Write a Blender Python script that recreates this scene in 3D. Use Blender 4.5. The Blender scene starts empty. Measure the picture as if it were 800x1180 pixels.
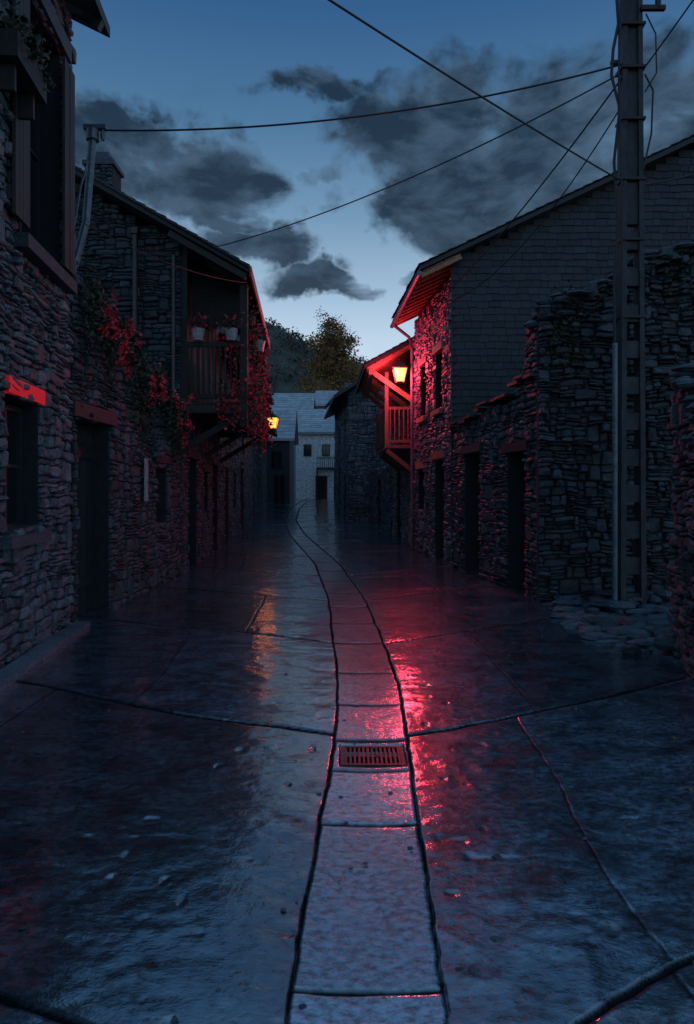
import bpy, math, random
import numpy as np
from mathutils import Vector
random.seed(11)
rng = np.random.default_rng(11)
R = random.random
def U(a, b): return random.uniform(a, b)
def zg(y): return 0.00048*min(max(0.0, y-10.0), 50.0)**2

# ------------------------------------------------------------ node helpers
class NT:
    def __init__(s, tree): s.t = tree; s.n = tree.nodes; s.l = tree.links
    def new(s, typ, **kw):
        n = s.n.new(typ)
        for k, v in kw.items(): setattr(n, k, v)
        return n
    def link(s, a, b): s.l.new(a, b)
    def put(s, sock, v):
        if hasattr(v, 'is_output'): s.l.new(v, sock)
        else: sock.default_value = v
    def math(s, op, a, b=0.0, c=None, clamp=False):
        n = s.new('ShaderNodeMath', operation=op); n.use_clamp = clamp
        s.put(n.inputs[0], a); s.put(n.inputs[1], b)
        if c is not None: s.put(n.inputs[2], c)
        return n.outputs[0]
    def vmath(s, op, a, b):
        n = s.new('ShaderNodeVectorMath', operation=op)
        s.put(n.inputs[0], a); s.put(n.inputs[1], b)
        return n
    def noise(s, vec, scale, detail=4, rough=0.55, dist=0.0):
        n = s.new('ShaderNodeTexNoise')
        s.put(n.inputs['Vector'], vec)
        n.inputs['Scale'].default_value = scale; n.inputs['Detail'].default_value = detail
        n.inputs['Roughness'].default_value = rough; n.inputs['Distortion'].default_value = dist
        return n.outputs[0]
    def ramp(s, f, stops):
        n = s.new('ShaderNodeValToRGB'); e = n.color_ramp.elements
        while len(e) < len(stops): e.new(0.5)
        for i, (p, c) in enumerate(stops):
            e[i].position = p
            e[i].color = (c, c, c, 1) if not isinstance(c, (tuple, list)) else (*c, 1)
        s.put(n.inputs[0], f); return n.outputs[0]
    def mix(s, f, a, b, mode='MIX'):
        n = s.new('ShaderNodeMix', data_type='RGBA', blend_type=mode)
        s.put(n.inputs[0], f)
        s.put(n.inputs[6], (*a, 1) if isinstance(a, tuple) and len(a) == 3 else a)
        s.put(n.inputs[7], (*b, 1) if isinstance(b, tuple) and len(b) == 3 else b)
        return n.outputs[2]
    def scale(s, vec, sc):
        return s.vmath('MULTIPLY', vec, sc).outputs[0]
    def bump(s, h, strength, dist, nrm=None):
        n = s.new('ShaderNodeBump'); s.put(n.inputs['Height'], h)
        n.inputs['Strength'].default_value = strength; n.inputs['Distance'].default_value = dist
        if nrm is not None: s.link(nrm, n.inputs['Normal'])
        return n.outputs[0]

def newmat(name):
    m = bpy.data.materials.new(name); m.use_nodes = True
    m.node_tree.nodes.clear()
    t = NT(m.node_tree)
    out = t.new('ShaderNodeOutputMaterial'); b = t.new('ShaderNodeBsdfPrincipled')
    t.link(b.outputs[0], out.inputs[0])
    co = t.new('ShaderNodeTexCoord').outputs['Object']
    return m, t, b, co

def mat_generic(name, c1, c2, rough=(0.5, 0.8), scale=6.0, stretch=(1, 1, 1), bump=0.4, bd=0.01, metal=0.0, useattr=True, spec=0.5):
    m, t, b, co = newmat(name)
    v = t.scale(co, stretch)
    n1 = t.noise(v, scale, 4, 0.6)
    n2 = t.noise(v, scale*5, 3, 0.6)
    f = t.ramp(n1, [(0.3, 0.0), (0.7, 1.0)])
    if useattr:
        a = t.new('ShaderNodeAttribute', attribute_name='rnd').outputs['Fac']
        f = t.math('ADD', t.math('MULTIPLY', f, 0.35), t.math('MULTIPLY', a, 0.65))
    col = t.mix(f, c1, c2)
    d = t.ramp(n2, [(0.3, 0.5), (0.7, 1.2)])
    col = t.mix(1.0, col, d, 'MULTIPLY')
    t.link(col, b.inputs['Base Color'])
    t.link(t.math('ADD', t.math('MULTIPLY', n2, rough[1]-rough[0]), rough[0]), b.inputs['Roughness'])
    b.inputs['Metallic'].default_value = metal
    b.inputs['Specular IOR Level'].default_value = spec
    h = t.math('ADD', t.math('MULTIPLY', n1, 0.6), t.math('MULTIPLY', n2, 0.4))
    if bump > 0: t.link(t.bump(h, bump, bd), b.inputs['Normal'])
    return m

def mat_emit(name, col, strength):
    m, t, b, co = newmat(name)
    b.inputs['Base Color'].default_value = (*col, 1)
    n = t.noise(co, 9.0, 2)
    t.link(t.math('MULTIPLY', t.ramp(n, [(0.3, 0.6), (0.7, 1.15)]), strength), b.inputs['Emission Strength'])
    b.inputs['Emission Color'].default_value = (*col, 1)
    return m

M = {}
M['stone'] = mat_generic('slate_rubble_stone', (0.016, 0.030, 0.044), (0.21, 0.26, 0.30), (0.32, 0.65), 8, (1, 1, 1.6), 1.0, 0.028)
M['stone_dark'] = mat_generic('weathered_dark_stone', (0.010, 0.019, 0.028), (0.10, 0.135, 0.165), (0.38, 0.7), 8, (1, 1, 1.8), 1.0, 0.035)
M['mortar'] = mat_generic('earth_mortar', (0.010, 0.015, 0.021), (0.026, 0.034, 0.042), (0.8, 0.95), 14, bump=0.8, useattr=False)
M['core'] = mat_generic('interior_shade_core', (0.03, 0.03, 0.035), (0.05, 0.05, 0.05), (0.8, 0.9), 4, useattr=False)  # dark core behind openings, interior shade put into its colour
M['slate'] = mat_generic('roof_slate', (0.006, 0.011, 0.017), (0.032, 0.044, 0.059), (0.4, 0.65), 9, bump=0.5, bd=0.006)
M['slate_pale'] = mat_generic('skylit_pale_slate', (0.24, 0.27, 0.30), (0.44, 0.48, 0.52), (0.35, 0.6), 3, bump=0.5, bd=0.01)  # paler slate for far roofs, sky reflection put into the colour
M['wood'] = mat_generic('dark_aged_wood', (0.012, 0.013, 0.016), (0.042, 0.042, 0.042), (0.5, 0.8), 5, (3, 3, 0.6), 0.6, 0.006)
M['wood_mid'] = mat_generic('weathered_brown_wood', (0.06, 0.035, 0.028), (0.17, 0.095, 0.07), (0.45, 0.7), 5, (2, 2, 0.6), 0.6, 0.006)
M['wood_warm'] = mat_generic('varnished_wood', (0.28, 0.13, 0.08), (0.5, 0.26, 0.15), (0.4, 0.65), 5, (1, 1, 1), 0.5, 0.005)
M['wood_redlit'] = mat_generic('lamplit_red_wood', (0.5, 0.03, 0.03), (0.75, 0.06, 0.05), (0.45, 0.7), 5, (2, 2, 2), 0.5, 0.005)  # fascia board: red lamp light put into the wood colour
M['concrete'] = mat_generic('pole_concrete', (0.02, 0.026, 0.033), (0.06, 0.072, 0.085), (0.6, 0.85), 9, (1, 1, 0.5), 0.5, 0.006, useattr=False)
M['metal'] = mat_generic('galvanised_metal', (0.10, 0.13, 0.17), (0.2, 0.24, 0.28), (0.35, 0.55), 12, metal=0.4, bump=0.15, useattr=False)
M['iron'] = mat_generic('cast_iron', (0.03, 0.032, 0.035), (0.07, 0.07, 0.075), (0.3, 0.5), 25, metal=0.6, bump=0.4, bd=0.002, useattr=False)
M['cable'] = mat_generic('black_cable', (0.012, 0.012, 0.014), (0.02, 0.02, 0.022), (0.5, 0.6), 10, bump=0.0, useattr=False)
M['plaster'] = mat_generic('white_plaster', (0.80, 0.82, 0.84), (0.88, 0.89, 0.90), (0.7, 0.9), 1.2, bump=0.2, useattr=False)
M['pot'] = mat_generic('glazed_pot', (0.3, 0.32, 0.34), (0.5, 0.5, 0.5), (0.3, 0.5), 6, bump=0.1, useattr=False)
M['leaf'] = mat_generic('ivy_leaf', (0.012, 0.024, 0.014), (0.04, 0.06, 0.03), (0.5, 0.7), 3, bump=0.0)
M['flower'] = mat_generic('red_flower_petal', (0.65, 0.012, 0.025), (0.95, 0.04, 0.08), (0.5, 0.7), 3, bump=0.0)
M['autumn'] = mat_generic('autumn_leaf', (0.05, 0.045, 0.02), (0.42, 0.21, 0.05), (0.6, 0.8), 0.4, bump=0.0)
M['scrub'] = mat_generic('hillside_scrub', (0.02, 0.024, 0.020), (0.11, 0.09, 0.06), (0.7, 0.9), 0.15, bump=0.0)
M['bark'] = mat_generic('bark', (0.06, 0.045, 0.035), (0.12, 0.1, 0.08), (0.7, 0.9), 6, (1, 1, .2), 0.6, useattr=False)
M['hill'] = mat_generic('grass_hillside', (0.025, 0.028, 0.022), (0.08, 0.075, 0.05), (0.8, 0.95), 0.25, bump=0.6, bd=0.3, useattr=False)
M['lampglass'] = mat_emit('lit_amber_lamp_glass', (1.0, 0.25, 0.045), 4.4)
M['bulb'] = mat_emit('lit_bulb', (1.0, 0.55, 0.2), 14.0)
M['redglow'] = mat_emit('glowing_red_lintel', (0.8, 0.012, 0.02), 0.30)  # faint emission added to the lintel in place of red lamp light
gm, gt, gb, gco = newmat('window_glass')
gb.inputs['Base Color'].default_value = (0.012, 0.016, 0.022, 1)
gt.link(gt.math('MULTIPLY', gt.noise(gco, 3, 2), 0.18), gb.inputs['Roughness'])
M['glass'] = gm

# ------------------------------------------------------------ mesh builder
class MB:
    def __init__(s): s.v = []; s.f = []; s.r = []; s.m = []
    def add(s, vs, fs, r=0.5, m=0):
        b = len(s.v); s.v.extend(vs); s.r.extend([r]*len(vs))
        for f in fs: s.f.append(tuple(i+b for i in f)); s.m.append(m)
    def hexa(s, p, r=None, m=0):
        s.add(p, [(3, 2, 1, 0), (4, 5, 6, 7), (0, 1, 5, 4), (1, 2, 6, 5), (2, 3, 7, 6), (3, 0, 4, 7)], R() if r is None else r, m)
    def box(s, x0, x1, y0, y1, z0, z1, r=None, m=0):
        s.hexa([(x0, y0, z0), (x1, y0, z0), (x1, y1, z0), (x0, y1, z0), (x0, y0, z1), (x1, y0, z1), (x1, y1, z1), (x0, y1, z1)], r, m)
    def beam(s, p, q, w, h, r=None, m=0):
        p = Vector(p); q = Vector(q); d = (q-p).normalized()
        up = Vector((0, 0, 1)) if abs(d.z) < 0.95 else Vector((0, 1, 0))
        a = d.cross(up).normalized()*w/2; b = a.cross(d).normalized()*h/2
        s.hexa([tuple(x) for x in (p-a-b, p+a-b, p+a+b, p-a+b, q-a-b, q+a-b, q+a+b, q-a+b)], r, m)
    def tube(s, pts, rad, n=8, m=0, r=0.5):
        pts = [Vector(p) for p in pts]; rr = rad if isinstance(rad, (list, tuple)) else [rad]*len(pts)
        vs = []; fs = []
        for i, p in enumerate(pts):
            d = (pts[min(i+1, len(pts)-1)]-pts[max(i-1, 0)]).normalized()
            up = Vector((0, 0, 1)) if abs(d.z) < 0.9 else Vector((0, 1, 0))
            a = d.cross(up).normalized(); b = d.cross(a)
            for k in range(n):
                t = 2*math.pi*k/n; vs.append(tuple(p+(a*math.cos(t)+b*math.sin(t))*rr[i]))
        for i in range(len(pts)-1):
            for k in range(n):
                fs.append((i*n+k, i*n+(k+1) % n, (i+1)*n+(k+1) % n, (i+1)*n+k))
        fs.append(tuple(range(n))); fs.append(tuple((len(pts)-1)*n+k for k in range(n)))
        s.add(vs, fs, r, m)
    def leaf(s, c, size, m=0, r=None):
        a = Vector((U(-1, 1), U(-1, 1), U(-1, 1))).normalized(); b = a.orthogonal().normalized()
        b = (b*math.cos(R()*6.28)+a.cross(b)*math.sin(R()*6.28)); c = Vector(c)
        e = a*size; f = b*size*U(.5, .8)
        s.add([tuple(c-e), tuple(c-f*.8+e*.1), tuple(c+e), tuple(c+f*.8+e*.1)], [(0, 1, 2, 3)], R() if r is None else r, m)
    def rock(s, c, sx, sy, sz, m=0):
        vs = []; n = 7
        rings = [(0, .0), (.75, .12), (1, .45), (.8, .8), (0, 1)]
        off = [U(.75, 1.15) for _ in range(n)]; a0 = R()*6.28
        idx = [];
        for (k, h) in rings:
            if k == 0: idx.append([len(vs)]); vs.append((c[0], c[1], c[2]+h*sz)); continue
            row = []
            for i in range(n):
                t = a0+i*2*math.pi/n; q = k*off[i]*U(.9, 1.1)
                row.append(len(vs)); vs.append((c[0]+math.cos(t)*sx*q, c[1]+math.sin(t)*sy*q, c[2]+h*sz*U(.9, 1.1)))
            idx.append(row)
        fs = []
        for a, b in zip(idx[:-1], idx[1:]):
            for i in range(n):
                j = (i+1) % n
                if len(a) == 1: fs.append((a[0], b[j], b[i]))
                elif len(b) == 1: fs.append((a[i], a[j], b[0]))
                else: fs.append((a[i], a[j], b[j], b[i]))
        s.add(vs, fs, R(), m)
    def build(s, name, mats, parent=None, smooth=False):
        me = bpy.data.meshes.new(name); me.from_pydata(s.v, [], s.f)
        for m in (mats if isinstance(mats, list) else [mats]): me.materials.append(M[m])
        at = me.attributes.new('rnd', 'FLOAT', 'POINT'); at.data.foreach_set('value', s.r)
        me.polygons.foreach_set('material_index', s.m)
        if smooth: me.polygons.foreach_set('use_smooth', [True]*len(s.f))
        me.update()
        o = bpy.data.objects.new(name, me); bpy.context.collection.objects.link(o)
        if parent: o.parent = parent
        return o
def empty(name):
    o = bpy.data.objects.new(name, None); bpy.context.collection.objects.link(o); return o

# ------------------------------------------------------------ wall frame
class Fr:
    def __init__(s, p0, p1, side):
        s.o = Vector(p0); d = Vector(p1)-s.o; s.L = d.length; s.u = d/s.L
        s.n = Vector((s.u.y, -s.u.x))*side
    def P(s, a, t, z):
        q = s.o+s.u*a+s.n*t; return (q.x, q.y, z)
def fbox(mb, fr, s0, s1, t0, t1, z0, z1, r=None, m=0):
    mb.hexa([fr.P(s0, t0, z0), fr.P(s1, t0, z0), fr.P(s1, t1, z0), fr.P(s0, t1, z0),
             fr.P(s0, t0, z1), fr.P(s1, t0, z1), fr.P(s1, t1, z1), fr.P(s0, t1, z1)], r, m)
def wob(a, z): return 0.014*math.sin(1.3*a+0.9*z)+0.014*math.sin(5.3*a+3.1*z+2)+.009*math.sin(13*a+7*z)
def stone_wall(mb, fr, zb, zt, ops=(), ch=(.045, .12), cw=(.06, .28), th=.35, prot=.04, clamp=True):
    ztf = zt if callable(zt) else (lambda a: zt)
    zmax = max(ztf(fr.L*i/40) for i in range(41)); z = zb
    while z < zmax:
        h = U(*ch)*2.2; iv = [(0.0, fr.L)]
        for (a0, a1, q0, q1) in ops:
            if q0 < z+h*.7 and z+h*.3 < q1:
                nv = []
                for (a, b) in iv:
                    if a1 <= a or a0 >= b: nv.append((a, b))
                    else:
                        if a0 > a: nv.append((a, a0))
                        if a1 < b: nv.append((a1, b))
                iv = nv
        for (a, b) in iv:
            x = a
            while x < b-0.01:
                w = U(*cw)*(1.7 if R() < .2 else 1)
                if b-x-w < 0.09: w = b-x
                sc = x+w/2
                if z+h*.25 <= ztf(sc):
                    rr_ = R()
                    if rr_ < .10 or h < .12: cuts = [0, 1]
                    elif rr_ < .45: cuts = [0, U(.3, .7), 1]
                    elif rr_ < .8: cuts = [0, U(.2, .4), U(.55, .8), 1]
                    else: cuts = [0, U(.15, .3), U(.4, .55), U(.68, .85), 1]
                    def w3(a_, c_):
                        r_ = c_+wob(a_, c_)
                        return min(r_, ztf(a_)+.05) if clamp else r_
                    for c0, c1 in zip(cuts[:-1], cuts[1:]):
                        c0 = z+h*c0; c1 = z+h*c1
                        if c0 > ztf(sc): continue
                        xs = [x, x+w] if (w < .2 or R() < .5) else [x, x+w*U(.3, .7), x+w]
                        for xa, xb in zip(xs[:-1], xs[1:]):
                            g = U(.001, .006); jj = min(.02, (c1-c0)*.22, (xb-xa)*.16)
                            um = xa+(xb-xa)*U(.3, .7); lm = xa+(xb-xa)*U(.3, .7)
                            cr = [(xa+g, c0+g+abs(U(0, jj))), (lm, c0+g*.5), (xb-g, c0+g+abs(U(0, jj))), (xb-g-U(0, jj), c1-g-U(0, jj)), (um, c1-g*.5), (xa+g+U(0, jj), c1-g-U(0, jj))]
                            t = U(0, prot)+(U(0, prot) if R() < .15 else 0)
                            ccx = (xa+xb)/2; ccz = (c0+c1)/2
                            kx = min(.02, (xb-xa)*.16); kz = min(.016, (c1-c0)*.24)
                            n6 = 6
                            vs = [fr.P(p, -.03, w3(p, q)) for p, q in cr]+[fr.P(p, t-.018+U(-.005, .005), w3(p, q)) for p, q in cr]
                            for p, q in cr:
                                px_ = p+(ccx-p)/max(1e-4, (xb-xa)/2)*kx*U(.6, 1.3); qz = q+(ccz-q)/max(1e-4, (c1-c0)/2)*kz*U(.6, 1.3)
                                vs.append(fr.P(px_, t+U(-.009, .009), w3(px_, qz)))
                            vs.append(fr.P(ccx+U(-.2, .2)*(xb-xa), t+U(-.004, .012), w3(ccx, ccz)))
                            fs = []
                            for i in range(n6):
                                j = (i+1) % n6
                                fs += [(i, j, n6+j, n6+i), (n6+i, n6+j, 12+j, 12+i), (12+i, 12+j, 18)]
                            mb.add(vs, fs, min(1, max(0, random.gauss(.34, .3))), 0)
                    ct = z+h if clamp else min(z+h, max(z+.05, ztf(sc)+.03))
                    mb.hexa([fr.P(x, -th, w3(x, z)), fr.P(x+w, -th, w3(x+w, z)), fr.P(x+w, -.010, w3(x+w, z)), fr.P(x, -.010, w3(x, z)),
                             fr.P(x, -th, w3(x, ct)), fr.P(x+w, -th, w3(x+w, ct)), fr.P(x+w, -.010, w3(x+w, ct)), fr.P(x, -.010, w3(x, ct))], .5, 1)
                x += w
        z += h
def shingles(mb, O, Uv, Vv, N, ul, vl, row=.2, w=.26, clip=None, m=0):
    O = Vector(O); Uv = Vector(Uv).normalized(); Vv = Vector(Vv).normalized(); N = Vector(N).normalized()
    v = 0.0; k = 0
    while v < vl:
        u = -w*R()
        while u < ul:
            ww = w*U(.7, 1.3); a, b = max(u, 0), min(u+ww-.006, ul)
            if b-a > .03 and (clip is None or clip((a+b)/2, v+row*.6)):
                e = U(-.012, .012); t = .016+U(0, .009); v2 = min(v+row*1.12, vl+.02)
                P = lambda p, q, n: tuple(O+Uv*p+Vv*q+N*n)
                mb.hexa([P(a, v+e, t-.008), P(b, v+e+U(-.008, .008), t-.008), P(b, v2, .0), P(a, v2, .0),
                         P(a, v+e, t+.006), P(b, v+e, t+.006), P(b, v2, .008), P(a, v2, .008)], R(), m)
            u += ww
        v += row; k += 1
def door(mb, fr, s0, s1, z0, z1, depth=.2):
    n = max(3, int((s1-s0)/.16)); w = (s1-s0)/n
    for i in range(n): fbox(mb, fr, s0+i*w+.004, s0+(i+1)*w-.004, -depth-.05, -depth+U(0, .008), z0, z1)
    for z in (z0+.35, z1-.4): fbox(mb, fr, s0+.03, s1-.03, -depth, -depth+.03, z, z+.1)
def lintel(mb, fr, s0, s1, z, h=.16, proud=.05, ext=.14, m=0):
    fbox(mb, fr, s0-ext, s1+ext, -.3, proud, z, z+h, None, m)
def window(mbw, mbg, fr, s0, s1, z0, z1, depth=.16):
    f = .05
    fbox(mbg, fr, s0+.02, s1-.02, -depth-.03, -depth-.015, z0+.02, z1-.02)
    for (a, b, c, d) in ((s0, s1, z0, z0+f), (s0, s1, z1-f, z1), (s0, s0+f, z0+f, z1-f), (s1-f, s1, z0+f, z1-f), ((s0+s1)/2-f/2, (s0+s1)/2+f/2, z0+f, z1-f)):
        fbox(mbw, fr, a, b, -depth-.03, -depth+.02, c, d)
    zm = z0+(z1-z0)*.5
    fbox(mbw, fr, s0+f, (s0+s1)/2-f/2, -depth-.012, -depth+.01, zm, zm+.03)
    fbox(mbw, fr, (s0+s1)/2+f/2, s1-f, -depth-.012, -depth+.01, zm, zm+.03)

# ------------------------------------------------------------ ground noise
def vnoise(x, y, sc, seed):
    r = np.random.default_rng(seed).random((128, 128)); x = x/sc; y = y/sc
    xi = np.floor(x).astype(int); yi = np.floor(y).astype(int); fx = x-xi; fy = y-yi
    fx = fx*fx*(3-2*fx); fy = fy*fy*(3-2*fy)
    g = lambda a, b: r[a % 128, b % 128]
    return (g(xi, yi)*(1-fx)+g(xi+1, yi)*fx)*(1-fy)+(g(xi, yi+1)*(1-fx)+g(xi+1, yi+1)*fx)*fy
def grid_mesh(name, X, Y, Z, attrs, mat):
    r, c = X.shape
    me = bpy.data.meshes.new(name); me.vertices.add(r*c)
    me.vertices.foreach_set('co', np.stack([X, Y, Z], -1).astype(np.float32).ravel())
    i = np.arange(r*c).reshape(r, c)
    q = np.stack([i[:-1, :-1], i[:-1, 1:], i[1:, 1:], i[1:, :-1]], -1).reshape(-1, 4)
    me.loops.add(q.size); me.loops.foreach_set('vertex_index', q.ravel().astype(np.int32))
    me.polygons.add(len(q)); me.polygons.foreach_set('loop_start', (np.arange(len(q))*4).astype(np.int32))
    me.polygons.foreach_set('use_smooth', np.ones(len(q), bool))
    for k, a in attrs.items():
        at = me.attributes.new(k, 'FLOAT', 'POINT'); at.data.foreach_set('value', a.astype(np.float32).ravel())
    me.update(calc_edges=True); me.validate()
    me.materials.append(mat)
    o = bpy.data.objects.new(name, me); bpy.context.collection.objects.link(o); return o

# street surface ------------------------------------------------
ys = [1.0]
while ys[-1] < 64: ys.append(ys[-1]*1.0045)
ys = np.array(ys)
xl = np.interp(ys, [0, 12, 30, 64], [-3.4, -3.4, -5.0, -8.5]); xr = np.interp(ys, [0, 10, 20, 64], [4.6, 4.2, 3.0, 3.5])
CY = [0, 1.9, 3.9, 5.5, 6.75, 9.4, 13.9, 22, 30, 40, 48, 55, 64]; CX = [0.04, .05, .14, .17, .11, 0, -.40, -1.6, -2.5, -3.05, -3.05, -2.4, -1.2]
fy = np.linspace(0, 64, 641); fx = np.interp(fy, CY, CX)
ker = np.ones(15)/15; fx2 = np.convolve(np.pad(fx, 7, 'edge'), ker, 'valid')
def chx(y): return float(np.interp(y, fy, fx2))
xcr = np.interp(ys, fy, fx2)
NC = 760
ss = np.linspace(-1, 1, NC); sh = np.sinh(1.9*ss)/np.sinh(1.9)
X = xcr[:, None]+np.where(sh[None] < 0, (xcr-xl)[:, None], (xr-xcr)[:, None])*sh[None]; Y = np.repeat(ys[:, None], NC, 1)
XC = np.interp(Y, fy, fx2); HW = np.interp(Y, [1.5, 4, 7, 64], [.235, .215, .25, .25])
wn = (vnoise(X, Y, .35, 1)-.5)*.016+(vnoise(X, Y, .06, 2)-.5)*.009
DX = X-XC; AD = np.abs(DX)
gw = .0050+.0010*Y+vnoise(X, Y, .15, 9)*.005
J = np.exp(-((AD-HW+wn)/(gw*.7))**2)
off = np.maximum(AD-HW, 0)
y0s = [-1.0, 1.72, 4.12, 6.68, 9.3, 12.0, 15.2, 18.4, 21.8, 25.3, 29, 33, 37, 42, 47, 52, 58]
V = Y-.46*off*(1+.12*np.sign(DX))+(vnoise(X, Y, 1.1, 3)-.5)*.18
out = AD > HW
for y0 in y0s:
    J = np.maximum(J, np.exp(-((V-y0+wn)/(gw*1.7))**2)*out)
band = np.searchsorted(np.array(y0s), V); side = (DX > 0).astype(int)
lr = np.random.default_rng(5); LO = lr.uniform(.8, 2.3, (40, 2)); LO[1, 1] = .70; LO[2, 1] = .72; LO[2, 0] = 2.05; LO[1, 0] = 2.2
lo = LO[band, side]+(vnoise(X, Y, .9, 71)-.5)*.08
J = np.maximum(J, np.exp(-((off-lo+wn)/(gw*.7))**2)*.6*out)
slab = band*4+side*2+(off > lo)
cj = [2.05, 3.07, 4.1, 3.66, 4.78, 5.62, 6.7, 7.7, 8.8, 10, 11.3, 12.7, 14.2, 16, 18, 20, 22.5, 25, 28, 31, 34]
for c in cj: J = np.maximum(J, np.exp(-((Y-c+wn*.6)/(gw*1.25))**2)*.85*(~out))
cb = np.searchsorted(np.array(sorted(cj)), Y)
SR = lr.random(400); slabr = np.where(out, SR[slab % 400], SR[(200+cb) % 400])
Z = 0.00048*np.clip(Y-10, 0, 50)**2
Z = Z+np.clip(off*.022, 0, .06)-np.where(out, 0, .008*(1-(DX/HW)**2))
rid = np.abs(vnoise(X+.3*vnoise(X, Y, .4, 61), Y*1.35, .17, 60)-.5)*2
hn = (vnoise(X, Y, .8, 4)-.5)*.008+(vnoise(X, Y, .30, 5)-.5)*.005+(.5-rid)*.0026*vnoise(X, Y, .9, 62)*1.6+(vnoise(X, Y*1.6, .09, 6)-.5)*.0020+(vnoise(X, Y, .04, 7)-.5)*.0010
Z = Z+hn*np.where(out, 1, .35)-J**2*.012+(slabr-.5)*.004
pit = np.clip((vnoise(X, Y*1.3, .10, 21)-.90)*9, 0, 1)*out
Z = Z-pit*.006
pitg = (np.abs(X-.145) < .185) & (Y > 3.73) & (Y < 4.03)
JA = np.clip(J*1.6, 0, 1)
Z = np.where(pitg, -.13, Z); JA = np.where(pitg, 1, JA)
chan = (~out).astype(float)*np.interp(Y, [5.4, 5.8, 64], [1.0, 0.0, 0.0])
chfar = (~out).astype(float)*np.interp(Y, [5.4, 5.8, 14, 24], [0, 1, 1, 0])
sm, t, b, co = newmat('wet_stone_paving')
at_ = lambda n_: t.new('ShaderNodeAttribute', attribute_name=n_).outputs['Fac']
aj = at_('joint'); ac = at_('chan'); af = at_('chfar'); ar = at_('rnd')
n1 = t.noise(co, 0.75, 4, 0.6, 0.5); n2 = t.noise(t.scale(co, (.8, 1.2, 1)), 4.2, 5, 0.68, .4); n3 = t.noise(t.scale(co, (1, 1.5, 1)), 24.0, 4, 0.68); n4 = t.noise(co, 95.0, 2, 0.6)
col = t.mix(t.ramp(n2, [(0.38, 0.0), (0.60, 1.0)]), (0.010, 0.020, 0.032), (0.075, 0.118, 0.16))
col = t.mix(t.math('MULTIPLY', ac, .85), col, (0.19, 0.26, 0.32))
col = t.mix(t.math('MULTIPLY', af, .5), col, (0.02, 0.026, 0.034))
col = t.mix(1.0, col, t.ramp(ar, [(0, .6), (1, 1.35)]), 'MULTIPLY')
col = t.mix(1.0, col, t.ramp(n3, [(0.40, .3), (0.60, 1.4)]), 'MULTIPLY')
col = t.mix(t.math('MULTIPLY', aj, .96), col, (0.004, 0.005, 0.006))
t.link(col, b.inputs['Base Color'])
wet = t.ramp(t.math('ADD', t.math('MULTIPLY', n1, .5), t.math('MULTIPLY', n2, .5)), [(0.39, 0.0), (0.46, 1.0)])
wet = t.math('MAXIMUM', wet, t.math('MULTIPLY', ac, t.ramp(n3, [(.38, .6), (.55, 1.0)])))
wet = t.math('MULTIPLY', wet, t.ramp(n3, [(0.33, .4), (0.43, 1.0)]))
wet = t.math('MULTIPLY', wet, t.math('SUBTRACT', 1.0, t.math('MULTIPLY', af, .3)))
rg = t.math('SUBTRACT', t.math('ADD', .30, t.math('MULTIPLY', n3, .28)), t.math('MULTIPLY', wet, .22))
rg = t.math('ADD', rg, t.math('MULTIPLY', aj, .5), clamp=True)
rg = t.math('MAXIMUM', rg, .14)
t.link(rg, b.inputs['Roughness'])
b.inputs['IOR'].default_value = 1.5
nj = t.math('SUBTRACT', 1.0, t.math('MULTIPLY', aj, .98), clamp=True)
t.link(t.math('MULTIPLY', nj, .32), b.inputs['Specular IOR Level'])
film = t.math('MULTIPLY', t.math('ADD', .15, t.math('MULTIPLY', wet, .85)), nj)
t.link(film, b.inputs['Coat Weight']); b.inputs['Coat IOR'].default_value = 2.9
t.link(t.math('SUBTRACT', .20, t.math('MULTIPLY', wet, .13)), b.inputs['Coat Roughness'])
h = t.math('ADD', t.math('MULTIPLY', n3, .8), t.math('MULTIPLY', n4, .2)); h = t.math('ADD', h, t.math('MULTIPLY', n2, 1.2))
bn = t.new('ShaderNodeBump'); t.link(h, bn.inputs['Height']); bn.inputs['Distance'].default_value = .012
t.link(t.math('SUBTRACT', .9, t.math('MULTIPLY', wet, .35)), bn.inputs['Strength'])
t.link(bn.outputs[0], b.inputs['Normal'])
cn_ = t.new('ShaderNodeBump'); t.link(h, cn_.inputs['Height']); cn_.inputs['Distance'].default_value = .006; cn_.inputs['Strength'].default_value = .24
t.link(cn_.outputs[0], b.inputs['Coat Normal'])
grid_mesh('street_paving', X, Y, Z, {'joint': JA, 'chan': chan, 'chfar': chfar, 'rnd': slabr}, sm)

# terrain ------------------------------------------------------
def hillz(x, y):
    x = np.asarray(x, float); y = np.asarray(y, float)
    s = np.clip((y-62)/95, 0, 1); s = s*s*(3-2*s)
    top = 35*np.clip(1-.0085*(x+14), .45, 1.12)
    far = np.clip((y-165)/200, 0, 1)
    z = .00048*np.clip(y-10, 0, 50)**2+s*top*(1-.25*far)
    return z+s*((vnoise(x, y, 22, 31)-.5)*5+(vnoise(x, y, 7, 32)-.5)*1.6)
gx = np.sinh(np.linspace(-3.6, 3.6, 220))*40; gy = np.concatenate([np.linspace(-700, -12, 20), np.linspace(-10, 250, 230), np.linspace(262, 1100, 20)])
GX, GY = np.meshgrid(gx, gy)
GZ = hillz(GX, GY)-.17
grid_mesh('ground', GX, GY, GZ, {}, M['hill'])

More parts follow.
